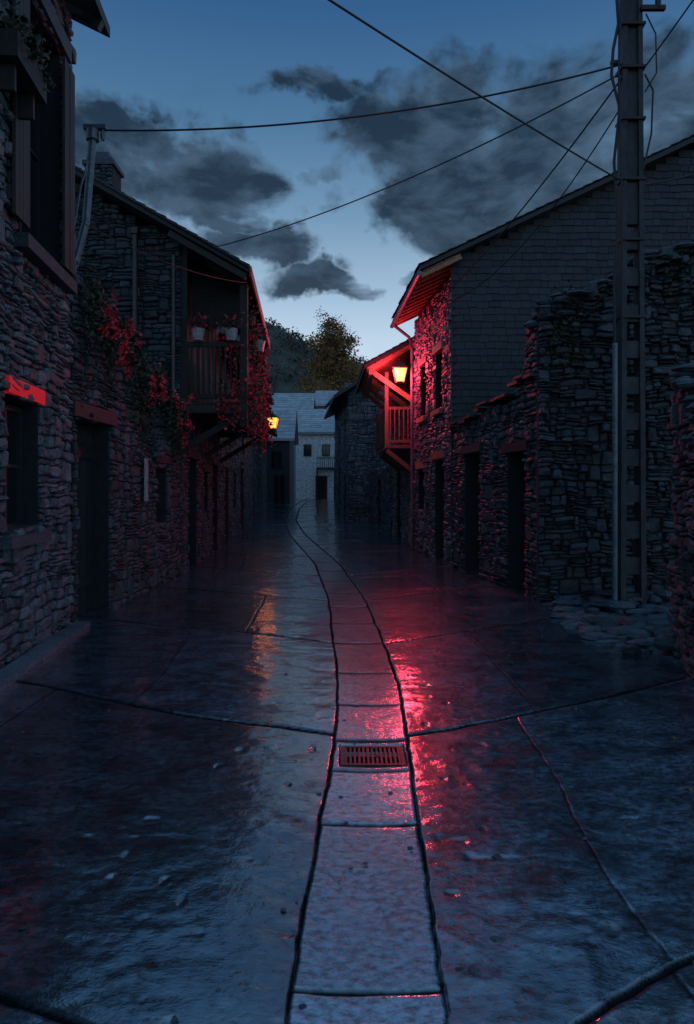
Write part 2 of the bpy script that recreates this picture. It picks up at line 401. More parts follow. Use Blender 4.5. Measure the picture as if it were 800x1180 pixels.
# ------------------------------------------------------------ lanterns
def lantern(name, c, wallpt, w=.17, h=.34):
    e = empty(name); x, y, z = c
    f = MB(); g = MB(); bu = MB()
    wb = w*.6
    B = [(x-wb, y-wb, z), (x+wb, y-wb, z), (x+wb, y+wb, z), (x-wb, y+wb, z)]
    T = [(x-w, y-w, z+h), (x+w, y-w, z+h), (x+w, y+w, z+h), (x-w, y+w, z+h)]
    for i in range(4):
        j = (i+1) % 4
        f.tube([B[i], T[i]], .011, 6); f.tube([B[i], B[j]], .011, 6); f.tube([T[i], T[j]], .014, 6)
    k = .94
    ins = lambda p, zz: (x+(p[0]-x)*k, y+(p[1]-y)*k, zz)
    for i in range(4):
        j = (i+1) % 4
        g.add([ins(B[i], z+.012), ins(B[j], z+.012), ins(T[j], z+h-.012), ins(T[i], z+h-.012)], [(0, 1, 2, 3)])
    O = [(x-w*1.2, y-w*1.2, z+h+.01), (x+w*1.2, y-w*1.2, z+h+.01), (x+w*1.2, y+w*1.2, z+h+.01), (x-w*1.2, y+w*1.2, z+h+.01)]
    q = w*.35
    O2 = [(x-q, y-q, z+h+.15), (x+q, y-q, z+h+.15), (x+q, y+q, z+h+.15), (x-q, y+q, z+h+.15)]
    f.hexa(O+O2); f.tube([(x, y, z+h+.14), (x, y, z+h+.22)], [.035, .02], 8); f.tube([(x, y, z+h+.22), (x, y, z+h+.27)], [.03, .004], 8)
    f.tube([(x, y, z-.04), (x, y, z+.005)], [.02, wb*.9], 8)
    wx, wy = wallpt; P0 = Vector((x, y, z+h+.26)); P1 = Vector((wx, wy, z+h+.26))
    f.tube([P0, P1], .014, 6)
    f.tube([P0.lerp(P1, .35), P0.lerp(P1, .6)+Vector((0, 0, -.12)), P0.lerp(P1, .85)+Vector((0, 0, -.3)), P1+Vector((0, 0, -.42))], .011, 6)
    f.beam(P1+Vector((0, 0, .08)), P1+Vector((0, 0, -.5)), .05, .02)
    f.build('frame', 'iron', e); g.build('glass_panes', 'lampglass', e)
    bu.tube([(x, y, z+.06), (x, y, z+.1), (x, y, z+.2), (x, y, z+.25)], [.02, .06, .06, .02], 10); bu.build('bulb', 'bulb', e, True)
    return e
def plight(name, loc, energy, col, rad, parent):
    l = bpy.data.lights.new(name, 'POINT'); l.energy = energy; l.color = col; l.shadow_soft_size = rad
    o = bpy.data.objects.new(name, l); o.location = loc; bpy.context.collection.objects.link(o); o.parent = parent

# ------------------------------------------------------------ HOUSE A (near left)
A = empty('stone_house')
fa = Fr((-2.3, 1.0), (-2.95, 7.3), 1)
w = MB(); opsA = [(4.53, 5.34, 1.12, 2.27), (4.81, 5.98, 3.65, 5.95), (1.6, 2.6, 1.1, 2.3)]
stone_wall(w, fa, -.15, 6.55, opsA); w.build('stone_walls', ['stone', 'mortar'], A)
c = MB(); c.hexa([fa.P(0, -.36, -.2), fa.P(fa.L, -.36, -.2), (-8, 7.3, -.2), (-8, 1, -.2), fa.P(0, -.36, 6.5), fa.P(fa.L, -.36, 6.5), (-8, 7.3, 6.5), (-8, 1, 6.5)]); c.build('inner_walls', 'core', A)
ww = MB(); gg = MB()
window(ww, gg, fa, 4.55, 5.32, 1.15, 2.25); window(ww, gg, fa, 4.83, 5.96, 3.7, 5.9, .2); window(ww, gg, fa, 1.6, 2.6, 1.1, 2.3)
for sh_ in (4.72, 6.02):
    for i in range(4): fbox(ww, fa, sh_-.16+i*.085, sh_-.16+i*.085+.08, .05, .075+U(0, .005), 3.75, 5.85)
ww.build('window_frames', 'wood', A); gg.build('window_panes', 'glass', A)
tr = MB(); fbox(tr, fa, 4.7, 6.1, -.25, .13, 3.53, 3.65); fbox(tr, fa, 4.65, 6.15, -.25, .06, 5.95, 6.13); fbox(tr, fa, 4.45, 5.42, -.25, .09, 1.03, 1.12)
tr.build('sills', 'stone_dark', A)
rl = MB(); fbox(rl, fa, 4.55, 5.42, -.2, .03, 2.30, 2.43); rl.build('red_lintel_panel', 'redglow', A)
ro = MB(); ro.hexa([(-2.0, .6, 6.5), (-2.62, 7.55, 6.5), (-6.5, 7.55, 8.4), (-6.5, .6, 8.4), (-2.0, .6, 6.62), (-2.62, 7.55, 6.62), (-6.5, 7.55, 8.52), (-6.5, .6, 8.52)])
for i in range(12):
    yy = 1+i*.57; xx = -2.02-.09*(yy-.6); ro.beam((xx, yy, 6.44), (xx-.8, yy, 6.84), .08, .1)
ro.build('slate_roof', 'slate', A)
fp = empty('flower_box'); p = MB(); fbox(p, fa, 4.1, 4.75, .04, .26, 4.75, 4.95); fbox(p, fa, 4.2, 4.24, .03, .2, 4.55, 4.75); fbox(p, fa, 4.6, 4.64, .03, .2, 4.55, 4.75); p.build('box', 'wood', fp)
l = MB()
for i in range(500): l.leaf(fa.P(U(4.1, 4.75), U(.02, .32), 5.0+random.gauss(0, .09)), U(.02, .045), 0)
l.build('plant', 'leaf', fp)
mt = empty('service_mast')
m_ = MB(); m_.tube([(-3.24, 7.75, 3.5), (-3.02, 7.9, 4.6), (-2.98, 8.0, 5.65)], [.045, .045, .045], 10)
m_.tube([(-2.98, 8.0, 5.6), (-2.98, 8, 5.72)], [.075, .075], 10); m_.beam((-3.08, 8, 5.75), (-2.82, 8, 5.75), .07, .05)
m_.tube([(-2.86, 8, 5.72), (-2.86, 8, 5.66), (-2.86, 8, 5.6)], [.025, .035, .02], 8)
m_.tube([(-3.0, 7.9, 5.3), (-3.06, 7.85, 5.0), (-3.12, 7.8, 4.5), (-3.2, 7.7, 4.0), (-3.28, 7.6, 3.7)], .012, 6)
m_.build('steel_tube', 'metal', mt)
kb = MB(); a = 2.5
while a < 6.3:
    b_ = a+U(.35, .8); fbox(kb, fa, a, min(b_, 6.3)-.012, .05, .2+U(0, .015), -.05, .10+U(0, .015)); a = b_
kb.build('kerb_stones', 'stone')

# ------------------------------------------------------------ J garden wall (left) with ivy
Jw = empty('outbuilding_wall')
fj = Fr((-2.95, 7.35), (-2.85, 11.65), 1)
zj = lambda a: 3.75-.24*a+.12*math.sin(a*5)+.08*math.sin(a*11+1)
w = MB(); stone_wall(w, fj, -.15, zj, [(.08, 1.05, -.2, 2.3), (2.95, 3.5, 1.1, 1.9)], th=.5); w.build('stone_walls', ['stone_dark', 'mortar'], Jw)
d_ = MB(); door(d_, fj, .08, 1.05, 0, 2.28, .22); lintel(d_, fj, .08, 1.05, 2.3); fbox(d_, fj, 2.95, 3.5, -.25, -.2, 1.1, 1.9); lintel(d_, fj, 2.95, 3.5, 1.92, .1); d_.build('plank_door', 'wood', Jw)
c = MB(); c.hexa([fj.P(0.05, -.52, -.2), fj.P(fj.L, -.52, -.2), (-6, 11.6, -.2), (-6, 7.4, -.2), fj.P(0.05, -.52, 3.3), fj.P(fj.L, -.52, 2.4), (-6, 11.6, 2.6), (-6, 7.4, 3.5)]); c.build('inner_walls', 'core', Jw)
sg = empty('wall_sign'); s_ = MB(); fbox(s_, fj, 2.2, 2.34, .06, .075, 1.35, 1.95); s_.build('plate', 'pot', sg)
iv = MB()
for i in range(5200):
    a = U(.1, 4.3); top = zj(a)
    dens = .5+.5*math.sin(a*3.1+1)
    dz = abs(random.gauss(0, .22+.35*dens)); z = top+.12-dz
    tt_ = .05+U(0, .16)*math.exp(-dz*1.5)
    if R() < .25: tt_ = -U(0, .4); z = top+U(0, .18)
    iv.leaf(fj.P(a, tt_, z), U(.022, .045), 0)
for k in range(34):
    a = random.choice([U(.3, 1.5), U(1.9, 2.6), U(2.9, 4.2)]); z = zj(a)-U(-.1, .45)
    for i in range(18): iv.leaf(fj.P(a+random.gauss(0, .05), .19+U(0, .08), z+random.gauss(0, .06)), U(.02, .038), 1)  # red flowers on the ivy, their colour also carrying the lamp's red glow
iv.build('climbing_ivy', ['leaf', 'flower'])

# ------------------------------------------------------------ HOUSE B (left, balcony)
B = empty('balcony_house')
rz = lambda x: 5.17+(-1.63-x)*.57
fg = Fr((-7.6, 11.7), (-2.85, 11.7), 1)
w = MB(); stone_wall(w, fg, 1.6, lambda a: rz(-7.6+a)-.14 if a > 1.0 else rz(-6.6)-.14, [])
ff = Fr((-2.85, 11.72), (-3.2, 17.2), 1)
stone_wall(w, ff, -.15, 3.0, [(.7, 1.7, -.2, 2.1), (2.6, 3.3, 1.0, 1.9), (4.0, 5.0, -.2, 2.1)]); w.build('stone_walls', ['stone_dark', 'mortar'], B)
w = MB()
n = 30
for i in range(n):
    a = ff.L/n*i; fbox(w, ff, a+.004, a+ff.L/n-.004, -.1, -.02+U(0, .012), 3.05, 5.6)
door(w, ff, .7, 1.7, 0, 2.08); door(w, ff, 4.0, 5.0, 0, 2.08); lintel(w, ff, .7, 1.7, 2.1); lintel(w, ff, 4, 5, 2.1); lintel(w, ff, 2.6, 3.3, 1.9)
def bx(y): return -1.78-(y-11.8)*.062
for i in range(10):
    yy = 11.78+i*.6; w.beam((-2.9-(yy-11.7)*.06, yy, 2.9), (bx(yy)+.06, yy, 2.9), .1, .14)
for i in range(8):
    k0 = i/8; w.hexa([( -2.83+ (1.05)*k0, 11.74, 2.98), (-2.83+1.05*(k0+.12), 11.74, 2.98), (-3.17+1.05*(k0+.12), 17.1, 2.98), (-3.17+1.05*k0, 17.1, 2.98),
                             (-2.83+1.05*k0, 11.74, 3.02), (-2.83+1.05*(k0+.12), 11.74, 3.02), (-3.17+1.05*(k0+.12), 17.1, 3.02), (-3.17+1.05*k0, 17.1, 3.02)])
for z in (3.12, 4.02):
    w.beam((bx(11.8), 11.8, z), (bx(17.1), 17.1, z), .07, .08); w.beam((-2.8, 11.8, z), (bx(11.8), 11.8, z), .07, .08)
yy = 11.9
while yy < 17.1: w.beam((bx(yy), yy, 3.1), (bx(yy), yy, 4.0), .085, .03); yy += .1
xx = -2.77
while xx < bx(11.8)+.05: w.beam((xx, 11.8, 3.08), (xx, 11.8, 4.0), .028, .088); xx += .096
for yy in (11.8, 13.5, 15.3, 17.1): w.beam((bx(yy), yy, 2.6), (bx(yy), yy, rz(bx(yy))-.1), .13, .13)
w.beam((-2.82, 11.8, 2.9), (-2.82, 11.8, 5.7), .14, .14)
for yy in (11.85, 14.3, 16.9): w.beam((-2.85-(yy-11.7)*.06, yy, 2.2), (bx(yy), yy, 2.85), .09, .1)
for i in range(9):
    z = 4.45+i*.15; xr_ = min(-1.9, -1.63-(z+.22-5.17)/.57 if z > 4.9 else -1.9)
    w.box(-2.8, xr_, 12.3, 12.33, z, z+.145)
w.build('timber_balcony', 'wood', B)
c = MB(); c.hexa([ff.P(0, -.36, -.2), ff.P(ff.L, -.36, -.2), (-7.6, 17.2, -.2), (-7.5, 12.06, -.2), (-3.25, 12.06, rz(-3.25)-.3), (-3.55, 17.2, rz(-3.55)-.3), (-7.6, 17.2, 8), (-7.5, 12.06, 8)]); c.build('inner_walls', 'core', B)
ro = MB()
ro.hexa([(-1.63, 11.35, 5.13), (-1.99, 17.3, 5.13), (-7.0, 17.3, 8.05), (-6.9, 11.35, 8.1), (-1.63, 11.35, 5.23), (-1.99, 17.3, 5.23), (-7.0, 17.3, 8.15), (-6.9, 11.35, 8.2)])
ro.hexa([(-7.01, 11.35, 8.1), (-7.1, 17.3, 8.05), (-12, 17.3, 5.2), (-12, 11.35, 5.2), (-7.01, 11.35, 8.2), (-7.1, 17.3, 8.15), (-12, 17.3, 5.3), (-12, 11.35, 5.3)])
ve = Vector((-1.63, 11.35, 5.24))
shingles(ro, ve, (-.36, 5.95, 0), (-5.27, 0, 3.0), (.5, 0, .87), 5.95, 6.0)
for i in range(26):
    k0 = i/26; x = -1.63-5.2*k0; ro.hexa([(x, 11.28, rz(x)+.03), (x-.19, 11.28, rz(x-.19)+.03), (x-.19, 11.5, rz(x-.19)+.03), (x, 11.5, rz(x)+.03), (x, 11.28, rz(x)+.05), (x-.19, 11.28, rz(x-.19)+.05+.02), (x-.19, 11.5, rz(x-.19)+.07), (x, 11.5, rz(x)+.05)])
ro.build('slate_roof', 'slate', B)
rf = MB()
for i in range(11):
    yy = 11.45+i*.57; x0 = -1.68-.06*(yy-11.35); rf.beam((x0, yy, 5.07), (x0-1.3, yy, 5.07+.74), .08, .1)
rf.build('rafters', 'wood', B)
fs_ = MB(); fs_.beam((-1.6, 11.33, 5.14), (-1.96, 17.3, 5.14), .03, .17); fs_.build('redlit_fascia_board', 'wood_redlit', B)
gt_ = MB(); gt_.tube([(-3.6, 11.6, 4.05), (-3.6, 11.6, 5.85)], .045, 8); gt_.tube([(-3.6, 11.6, 5.85), (-3.6, 11.6, 5.95)], .075, 8)
gt_.tube([(-2.95, 11.62, .1), (-2.95, 11.62, 5.5)], .035, 8)
gt_.build('gutter_pipes', 'iron', B)
ch = MB(); fc = Fr((-4.9, 12.8), (-4.4, 12.8), 1); stone_wall(ch, fc, 6.4, 7.6, [], th=.5); ch.box(-4.95, -4.35, 12.75, 13.35, 7.6, 7.68); ch.box(-4.8, -4.5, 12.9, 13.2, 7.75, 7.9)
for (a, b_) in ((-4.85, 12.85), (-4.45, 12.85), (-4.85, 13.25), (-4.45, 13.25)): ch.box(a-.04, a+.04, b_-.04, b_+.04, 7.68, 7.75)
ch.build('chimney', ['stone_dark', 'mortar'], B)
for (x, y) in ((-2.55, 11.68), (-1.98, 11.68), (-1.62, 12.6)):
    fp = empty('flower_pot'); p = MB()
    p.tube([(x, y, 4.06), (x, y, 4.1), (x, y, 4.24), (x, y, 4.26)], [.075, .085, .115, .12], 12); p.build('pot', 'pot', fp)
    l = MB()
    for i in range(190): l.leaf((x+random.gauss(0, .10), y+random.gauss(0, .09), 4.34+random.gauss(0, .09)), U(.02, .045), 0 if R() < .8 else 1)
    l.build('plant', ['leaf', 'flower'], fp)
fl = MB()
for k in range(95):
    yy = 11.85+5*R()**1.3; zc = U(2.6, 4.5); cf = 1 if R() < .4 else 0
    for i in range(42): fl.leaf((bx(yy)+.1+random.gauss(0, .09), yy+random.gauss(0, .12), zc+random.gauss(0, .12)), U(.022, .05), cf if R() < .8 else 1-cf)
for k in range(16):
    xx = U(-2.2, -1.75); zc = U(2.7, 4.1); cf = 1 if R() < .5 else 0
    for i in range(34): fl.leaf((xx+random.gauss(0, .07), 11.7+random.gauss(0, .05), zc+random.gauss(0, .12)), U(.02, .045), cf if R() < .75 else 1-cf)
fl.build('balcony_flowers', ['leaf', 'flower'])

# ------------------------------------------------------------ HOUSE C1/C2 (left, further)
def row_house(name, p0, p1, side, eave, over, ops, depth=5, slope=.45, wall='stone_dark', doors=True):
    e = empty(name); fr = Fr(p0, p1, side); w = MB(); zb0 = min(zg(p0[1]), zg(p1[1]))-.2
    O = [(a, b_, zg(p0[1])+c_ if c_ > 0 else -1, zg(p0[1])+d__) for (a, b_, c_, d__) in ops]
    stone_wall(w, fr, zb0, eave-.1, O, ch=(.08, .18), cw=(.15, .5)); w.build('stone_walls', [wall, 'mortar'], e)
    w = MB(); stone_wall(w, Fr((fr.o-fr.n*depth), fr.o-fr.n*.02, side), zb0, lambda a: eave-.12+(depth-a)*slope, [], ch=(.08, .18), cw=(.15, .5)); w.build('gable_wall', [wall, 'mortar'], e)
    c = MB(); c.hexa([fr.P(.3, -.37, zb0), fr.P(fr.L, -.37, zb0), fr.P(fr.L, -depth, zb0), fr.P(.3, -depth, zb0), fr.P(.3, -.37, eave-.2), fr.P(fr.L, -.37, eave-.2), fr.P(fr.L, -depth, eave-.3+depth*slope), fr.P(.3, -depth, eave-.3+depth*slope)]); c.build('inner_walls', 'core', e)
    wd = MB(); gl = MB()
    for (a, b_, c_, d__) in O:
        if c_ < 0: door(wd, fr, a, b_, zb0, d__-.02)
        else: window(wd, gl, fr, a, b_, c_, d__-.02)
        lintel(wd, fr, a, b_, d__, .14)
    for i in range(int(fr.L/.6)):
        s_ = .3+i*.6; q = fr.P(s_, over, 0); q2 = fr.P(s_, -.6, 0); wd.beam((q[0], q[1], eave-.08), (q2[0], q2[1], eave-.08+(over+.6)*slope), .09, .11)
    wd.build('joinery', 'wood', e)
    if gl.v: gl.build('window_panes', 'glass', e)
    r_ = MB(); q = lambda s_, t_, z_: fr.P(s_, t_, z_)
    zr = eave+(over+depth)*slope
    r_.hexa([q(-.25, over, eave), q(fr.L+.2, over, eave), q(fr.L+.2, -depth, zr), q(-.25, -depth, zr), q(-.25, over, eave+.1), q(fr.L+.2, over, eave+.1), q(fr.L+.2, -depth, zr+.1), q(-.25, -depth, zr+.1)])
    r_.hexa([q(-.25, -depth-.01, zr), q(fr.L+.2, -depth-.01, zr), q(fr.L+.2, -2*depth, eave), q(-.25, -2*depth, eave), q(-.25, -depth-.01, zr+.1), q(fr.L+.2, -depth-.01, zr+.1), q(fr.L+.2, -2*depth, eave+.1), q(-.25, -2*depth, eave+.1)])
    o0 = Vector(q(-.25, over, eave+.11)); o1 = Vector(q(-.25, -depth, zr+.11)); vv = o1-o0; uu = Vector((fr.u.x, fr.u.y, 0)); nn = uu.cross(vv); nn = nn if nn.z > 0 else -nn
    shingles(r_, o0, uu, vv, nn, fr.L+.45, vv.length, .25, .32)
    r_.build('slate_roof', 'slate', e)
    return e, fr
row_house('stone_row_house', (-3.25, 17.4), (-3.85, 27.5), 1, 4.95, .9, [(1, 2, -1, 2.1), (3.2, 4, 1, 2), (5.5, 6.6, -1, 2.2), (2, 2.8, 3, 4.1), (6, 6.8, 3, 4.1)])
row_house('stone_row_house', (-3.9, 27.7), (-5.2, 44), 1, 5.0, .7, [(1.5, 2.5, -1, 2.1), (5, 6, 1, 2.1), (9, 10, -1, 2.2), (2, 2.8, 3, 4.1), (7, 8, 3, 4.1), (12, 13, 3, 4.1)])
ll = lantern('wall_lantern', (-2.82, 26.0, 3.85), (-3.72, 26.0), .2, .4); plight('lamp_light', (-2.95, 25.9, 3.95), 14, (1, .25, .06), .12, ll)

# ------------------------------------------------------------ HOUSE E (right, slate gable)
E = empty('slate_gable_house')
fe = Fr((2.0, 13.0), (1.64, 16.5), -1)
opE = [(.75, 1.35, 3.15, 4.35), (2.2, 2.8, 3.15, 4.35), (.6, 1.4, -.2, 2.15), (2.4, 3.1, 1.0, 2.0)]
w = MB(); stone_wall(w, fe, -.15, 5.55, opE); w.build('stone_walls', ['stone', 'mortar'], E)
wd = MB(); gl = MB()
window(wd, gl, fe, .75, 1.35, 3.15, 4.33); window(wd, gl, fe, 2.2, 2.8, 3.15, 4.33); window(wd, gl, fe, 2.4, 3.1, 1.0, 1.98); door(wd, fe, .6, 1.4, 0, 2.13)
wd.build('joinery', 'wood', E); gl.build('window_panes', 'glass', E)
li = MB()
for a in opE: lintel(li, fe, a[0], a[1], a[3], .15, .05, .12)
for a in (opE[0], opE[1]): fbox(li, fe, a[0]-.08, a[1]+.08, -.2, .1, 3.05, 3.15)
li.build('lintels', 'wood_warm', E)
ez = lambda x: 5.6+(x-1.37)*.47
c = MB(); c.hexa([fe.P(.0, -.37, -.2), fe.P(fe.L, -.37, -.2), (14.9, 16.5, -.2), (14.9, 13.06, -.2), (2.37, 13.06, 5.6), fe.P(fe.L, -.37, 5.6), (14.9, 16.5, 5.6), (14.9, 13.06, 5.6)])
c.hexa([(2.0, 13.05, 5.6), (1.9, 16.45, 5.6), (8.3, 16.45, 8.6), (8.3, 13.05, 8.6), (2.0, 13.05, 5.75), (1.9, 16.45, 5.75), (8.3, 16.45, 8.75), (8.3, 13.05, 8.75)])
c.hexa([(2.05, 13.03, 5.55), (14.8, 13.03, 5.55), (14.8, 13.35, 5.55), (2.05, 13.35, 5.55), (8.0, 13.03, 8.65), (8.6, 13.03, 8.65), (8.6, 13.35, 8.65), (8.0, 13.35, 8.65)])
c.build('inner_walls', 'core', E)
sw = MB(); shingles(sw, (1.98, 13.02, 0.3), (1, 0, 0), (0, 0, 1), (0, -1, 0), 12.8, 8.5, .13, .2, clip=lambda u, v: v+.3 < min(ez(1.98+u), 8.85-(u-6.4)*.47)-.02)
sw.build('slate_cladding', 'slate', E)
ro = MB()
ro.hexa([(1.37, 12.75, 5.62), (1.12, 16.8, 5.62), (8.3, 16.8, 8.87), (8.3, 12.75, 8.87), (1.37, 12.75, 5.7), (1.12, 16.8, 5.7), (8.3, 16.8, 8.97), (8.3, 12.75, 8.97)])
ro.hexa([(8.31, 12.75, 8.87), (8.31, 16.8, 8.87), (15.2, 16.8, 5.6), (15.2, 12.75, 5.6), (8.31, 12.75, 8.97), (8.31, 16.8, 8.97), (15.2, 16.8, 5.7), (15.2, 12.75, 5.7)])
shingles(ro, (1.35, 12.72, 5.71), (-.25, 4.05, 0), (6.93, 0, 3.26), (-.42, 0, .9), 4.07, 7.6, .2, .28)
ro.build('slate_roof', 'slate', E)
rf = MB()
for i in range(12):
    yy = 12.85+i*.35; x0 = 1.4-.062*(yy-12.75); rf.beam((x0, yy, 5.55), (x0+.75, yy, 5.55+.35), .07, .1)
for i in range(3):
    rf.hexa([(1.42+i*.2, 12.78, 5.6+i*.094), (1.6+i*.2, 12.78, 5.6+(i+.9)*.094), (1.36+i*.2, 16.75, 5.6+(i+.9)*.094), (1.18+i*.2, 16.75, 5.6+i*.094),
             (1.42+i*.2, 12.78, 5.615+i*.094), (1.6+i*.2, 12.78, 5.615+(i+.9)*.094), (1.36+i*.2, 16.75, 5.615+(i+.9)*.094), (1.18+i*.2, 16.75, 5.615+i*.094)])
rf.build('eave_rafters', 'wood_warm', E)
dp = MB(); dp.tube([(1.36, 12.8, 5.58), (1.1, 16.75, 5.52)], .05, 8); dp.tube([(1.12, 16.5, 5.5), (1.5, 16.5, 5.2), (1.57, 16.48, 4.9), (1.57, 16.48, .1)], .04, 8); dp.build('gutter_pipes', 'metal', E)

# ------------------------------------------------------------ F1 balcony house with lamp
F = empty('timber_balcony_house')
f1 = Fr((1.66, 16.9), (1.42, 21.2), -1)
w = MB(); stone_wall(w, f1, -.15, 4.9, [(.7, 1.5, 2.75, 4.5), (2.4, 3.2, -.2, 2.3)]); w.build('stone_walls', ['stone', 'mortar'], F)
c = MB(); c.hexa([f1.P(.0, -.37, -.2), f1.P(f1.L, -.37, -.2), (7, 21.2, -.2), (7, 16.9, -.2), f1.P(0, -.37, 5.2), f1.P(f1.L, -.37, 5.2), (7, 21.2, 7.5), (7, 16.9, 7.5)]); c.build('inner_walls', 'core', F)
wd = MB(); wr = MB()
f1z = lambda x: 4.5+(x-.43)*.54
for y in (17.0, 18.2, 19.5, 20.9):
    xw = 1.66-.056*(y-16.9)
    wr.beam((.55, y, 4.5), (xw, y, 3.72), .1, .12)
for i in range(14):
    yy = 16.95+i*.33; wr.beam((.48, yy, f1z(.48)-.07), (1.9, yy, f1z(1.9)-.07), .07, .1)
wr.beam((.6, 16.8, 4.42), (.6, 21.3, 4.42), .12, .12)
wr.build('roof_timbers', 'wood_warm', F)
for z in (2.55,): wd.hexa([(.98, 17.0, z), (1.62, 17.0, z), (1.5, 20.0, z), (.88, 20.0, z), (.98, 17.0, z+.08), (1.62, 17.0, z+.08), (1.5, 20, z+.08), (.88, 20, z+.08)])
for y in (17.05, 18.5, 19.95): wd.beam((.99-.03*(y-17), y, 2.55), (.99-.03*(y-17), y, 3.7 if y > 18 else 4.45), .09, .09); wd.beam((.99, y, 2.5), (1.62, y, 2.0), .08, .1)
for z in (2.72, 3.55): wd.beam((.99, 17.05, z), (.9, 19.95, z), .06, .07); wd.beam((.99, 17.05, z), (1.62, 17.05, z), .06, .07)
yy = 17.15
while yy < 19.9: wd.beam((.99-.03*(yy-17), yy, 2.7), (.99-.03*(yy-17), yy, 3.55), .07, .025); yy += .11
xx = 1.08
while xx < 1.6: wd.beam((xx, 17.05, 2.7), (xx, 17.05, 3.55), .025, .07); xx += .11
door(wd, f1, .7, 1.5, 2.7, 4.48, .15); door(wd, f1, 2.4, 3.2, 0, 2.28)
wd.build('timber_balcony', 'wood_mid', F)
ro = MB()
ro.hexa([(.43, 16.75, 4.5), (.25, 21.4, 4.5), (5.5, 21.4, 7.24), (5.5, 16.75, 7.24), (.43, 16.75, 4.59), (.25, 21.4, 4.59), (5.5, 21.4, 7.33), (5.5, 16.75, 7.33)])
shingles(ro, (.42, 16.72, 4.6), (-.18, 4.65, 0), (5.07, 0, 2.74), (-.47, 0, .88), 4.66, 5.7, .2, .28)
ro.build('slate_roof', 'slate', F)
bd = MB()
for i in range(6):
    a = .5+i*.22; bd.hexa([(a, 16.8, f1z(a)-.025), (a+.2, 16.8, f1z(a+.2)-.025), (a+.2-.15, 21.3, f1z(a+.2)-.025), (a-.15, 21.3, f1z(a)-.025), (a, 16.8, f1z(a)-.01), (a+.2, 16.8, f1z(a+.2)-.01), (a+.2-.15, 21.3, f1z(a+.2)-.01), (a-.15, 21.3, f1z(a)-.01)])
bd.build('soffit_boards', 'wood_warm', F)
l2 = lantern('wall_lantern', (1.28, 16.55, 4.12), (1.62, 16.75), .17, .33); plight('lamp_light', (1.1, 16.2, 4.25), 185, (1, .05, .11), .17, l2)

lw = empty('courtyard_wall'); fl_ = Fr((1.4, 21.4), (.95, 28.8), -1); w = MB(); stone_wall(w, fl_, -.1, lambda a: 2.3+.1*math.sin(a*3), [(3, 4, -.2, 1.9)], ch=(.08, .18), cw=(.15, .45)); w.build('stone_walls', ['stone_dark', 'mortar'], lw)
wd = MB(); door(wd, fl_, 3, 4, 0, 1.9); lintel(wd, fl_, 3, 4, 1.9); wd.build('gate', 'wood', lw)
ft = empty('stone_cottage')
f2 = Fr((.05, 29.0), (1.9, 29.0), 1); f3 = Fr((.05, 29.05), (-.65, 37), -1)
w = MB(); stone_wall(w, f2, -.1, lambda a: 5.6+a*.6, [], ch=(.07, .16), cw=(.12, .45)); stone_wall(w, f3, 0, 5.6, [(1, 1.9, -.2, 2.3), (1, 1.8, 3.4, 4.6), (4.5, 5.3, 3.4, 4.6), (4.2, 5.2, -.2, 2.4)], ch=(.08, .18), cw=(.15, .5)); w.build('stone_walls', ['stone', 'mortar'], ft)
w = MB(); stone_wall(w, Fr((1.9, 29.0), (6, 29.0), 1), -.1, lambda a: 6.7+min(a, .2)*.6-max(0, a-.2)*.6, [], ch=(.08, .18), cw=(.15, .5)); w.build('gable_wall', ['stone_dark', 'mortar'], ft)
c = MB(); c.hexa([(.45, 29.36, -.1), (-.25, 37, -.1), (6, 37, -.1), (6, 29.36, -.1), (.45, 29.36, 5.5), (-.25, 37, 5.5), (6, 37, 5.5), (6, 29.36, 5.5)]); c.build('inner_walls', 'core', ft)
wd = MB(); gl = MB(); door(wd, f3, 1, 1.9, 0, 2.28); door(wd, f3, 4.2, 5.2, 0, 2.38); window(wd, gl, f3, 1, 1.8, 3.4, 4.6); window(wd, gl, f3, 4.5, 5.3, 3.4, 4.6); wd.build('joinery', 'wood', ft); gl.build('window_panes', 'glass', ft)
ro = MB(); ro.hexa([(-.55, 28.6, 5.35), (-1.25, 37.3, 5.35), (2.3, 37.3, 7.0), (2.1, 28.6, 7.0), (-.55, 28.6, 5.5), (-1.25, 37.3, 5.5), (2.3, 37.3, 7.14), (2.1, 28.6, 7.14)])
ro.hexa([(2.11, 28.6, 7.0), (2.31, 37.3, 7.0), (6.6, 37.3, 4.4), (6.6, 28.6, 4.4), (2.11, 28.6, 7.14), (2.31, 37.3, 7.14), (6.6, 37.3, 4.55), (6.6, 28.6, 4.55)])
ro.build('slate_roof', 'slate', ft)

# ------------------------------------------------------------ G ruin wall with doors, H tall ruin, K near wall
G = empty('outbuilding_wall')
fgw = Fr((2.52, 8.9), (2.02, 12.95), -1)
zgw = lambda a: 2.95-.09*a+.05*math.sin(a*4)
w = MB(); stone_wall(w, fgw, -.15, zgw, [(.5, 1.2, -.2, 2.05), (2.5, 3.35, -.2, 2.15)], th=.5); w.build('stone_walls', ['stone_dark', 'mortar'], G)
wd = MB(); door(wd, fgw, .5, 1.2, 0, 2.03, .3); door(wd, fgw, 2.5, 3.35, 0, 2.13, .3); lintel(wd, fgw, .5, 1.2, 2.05, .13); lintel(wd, fgw, 2.5, 3.35, 2.15, .13); wd.build('plank_doors', 'wood', G)
cp = MB()
a = 0
while a < fgw.L:
    b_ = min(a+U(.25, .5), fgw.L); z = zgw(a)+U(.03, .07); fbox(cp, fgw, a, b_-.01, -.55, U(.08, .16), z, z+U(.03, .05)); a = b_
cp.build('coping_slates', 'slate', G)
H = empty('ruined_stone_wall')
fh = Fr((2.48, 8.85), (6.5, 8.55), 1)
